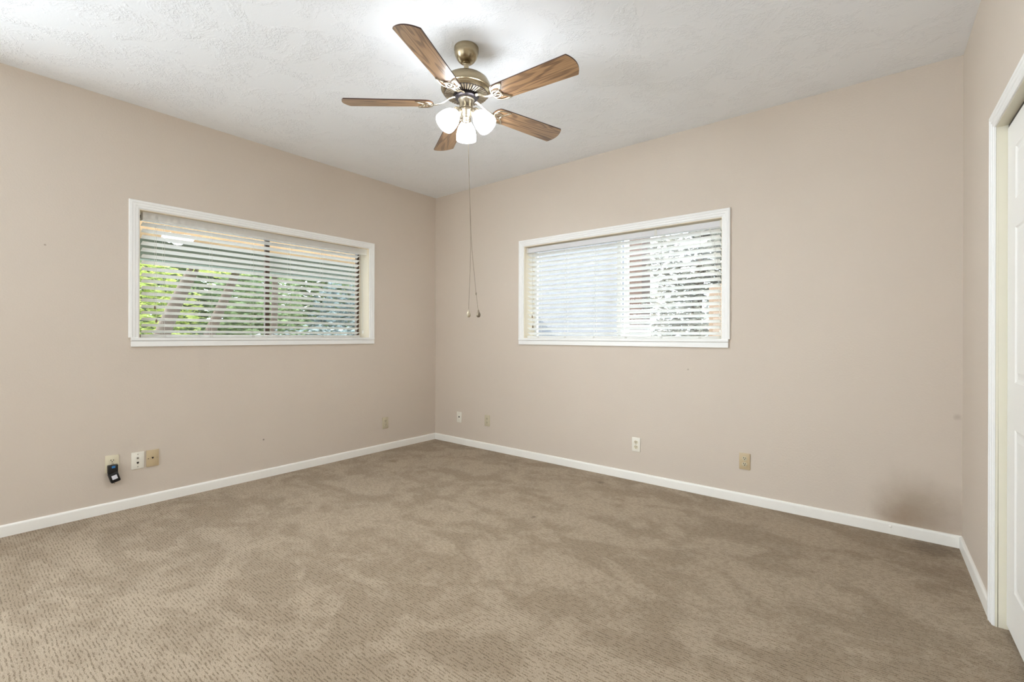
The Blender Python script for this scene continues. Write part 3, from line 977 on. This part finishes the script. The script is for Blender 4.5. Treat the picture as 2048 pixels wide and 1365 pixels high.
def tree(name, label, base, lean, h, r, crown, leaf, n, size, seed, group=None):
    rnd = random.Random(seed)
    t = thing(name, label, 'tree', base, group=group)
    bm = bmesh.new()
    P, Rr = [], []
    for i in range(9):
        u = i / 8
        P.append((lean[0] * u + .06 * math.sin(u * 5 + seed), lean[1] * u + .05 * math.sin(u * 4 + seed * 2), h * u))
        Rr.append(r * (1.15 - .55 * u))
    tube(bm, P, Rr, Rr, 10, up=Vector((1, 0, 0)))
    obj('trunk', bm, 'bark', t, smooth=True)
    bm = bmesh.new()
    for c, rad in crown:
        foliage(bm, c, rad, n // len(crown), size, rnd, .35)
    f = obj('foliage', bm, leaf, t)
    return t
tree('garden_tree', 'leaning brown trunk with yellow green leaves outside the left window, leftmost', (-5.5, -1.66, -.2), (0, 1.23, 0), 3.0, .13,
     [((.1, 1.15, 2.9), (.55, .5, .5))], 'leaf_yellow_green', 900, .06, 1, 'trees beyond the left window')
tree('garden_tree', 'leaning brown trunk amid green leaves outside the left window, middle', (-7.0, -.33, -.2), (0, .92, 0), 3.0, .12,
     [((0, .6, 3.1), (.6, .8, .55))], 'leaf_yellow_green', 1100, .06, 2, 'trees beyond the left window')
tree('garden_tree', 'brown trunk just right of the left window mullion outside', (-5.5, .62, -.2), (.03, .06, 0), 3.1, .075,
     [((0, .2, 2.9), (.5, .45, .5))], 'leaf_mid_green', 900, .06, 3, 'trees beyond the left window')

def bush(name, label, c, rad, leaf, n, size, seed, group):
    rnd = random.Random(seed)
    bm = bmesh.new()
    foliage(bm, (0, 0, rad[2]), rad, n, size, rnd, .3)
    o = obj(name, bm, leaf, loc=c)
    return tag(o, label, 'bush', group)
bush('garden_bush', 'bright yellow green bush outside the left end of the left window', (-9.0, -.75, -.2), (.8, 1.3, 1.7), 'leaf_yellow_green', 4200, .085, 11, 'bushes beyond the left window')
bush('garden_bush', 'mid green bush outside the middle of the left window', (-9.0, 1.85, -.2), (.8, 1.25, 1.7), 'leaf_mid_green', 4200, .085, 12, 'bushes beyond the left window')
bush('garden_bush', 'grey blue shaded bush outside the right end of the left window', (-9.0, 4.6, -.2), (.8, 1.4, 1.6), 'leaf_blue_grey', 4200, .085, 13, 'bushes beyond the left window')
bush('garden_bush', 'low grey blue bush close outside the bottom of the left window', (-4.2, 1.0, -.2), (.4, 2.0, .78), 'leaf_blue_grey', 4200, .05, 14, 'bushes beyond the left window')
bush('garden_hedge', 'tall green hedge far outside the left window', (-11.6, 3.5, -.2), (.8, 9.0, 2.9), 'leaf_mid_green', 16000, .22, 15, None)

# beyond the far window
bm = bmesh.new(); box(bm, -1.55, .775, 3.0, 3.2, -.2, 3.1)
wl = tag(obj('neighbour_wall', bm, 'pale_stucco'), 'pale blue white building wall outside the left half of the far window', 'building')
t = thing('brick_chimney', 'reddish brick chimney outside the far window just right of the pale wall', 'chimney', (0.20, 4.85, -.2))
bm = bmesh.new(); box(bm, 0, .25, -.2, .2, 0, 4.2); obj('stack', bm, 'chimney_brick', t)
bm = bmesh.new(); box(bm, -.04, .29, -.24, .24, 4.2, 4.32); obj('cap', bm, 'tan_post', t)
bm = bmesh.new(); box(bm, 2.12, 2.42, 2.9, 3.16, -.2, 1.85, .01)
tag(obj('brick_pillar', bm, 'tan_post'), 'tan brick pillar outside the right end of the far window', 'pillar')
tree('yard_tree', 'grey brown tree with olive leaves outside the right half of the far window', (1.45, 4.6, -.2), (.1, 0, 0), 3.4, .10,
     [((-.02, 0, 2.7), (.85, .7, .8)), ((.6, .1, 2.9), (.8, .7, .8)), ((0, 0, 1.75), (.95, .6, .75))], 'leaf_olive', 6600, .06, 21)
bush('yard_bush', 'dark olive bush low outside the right half of the far window', (1.50, 3.7, -.2), (.6, .22, .95), 'leaf_olive', 2200, .05, 22, None)
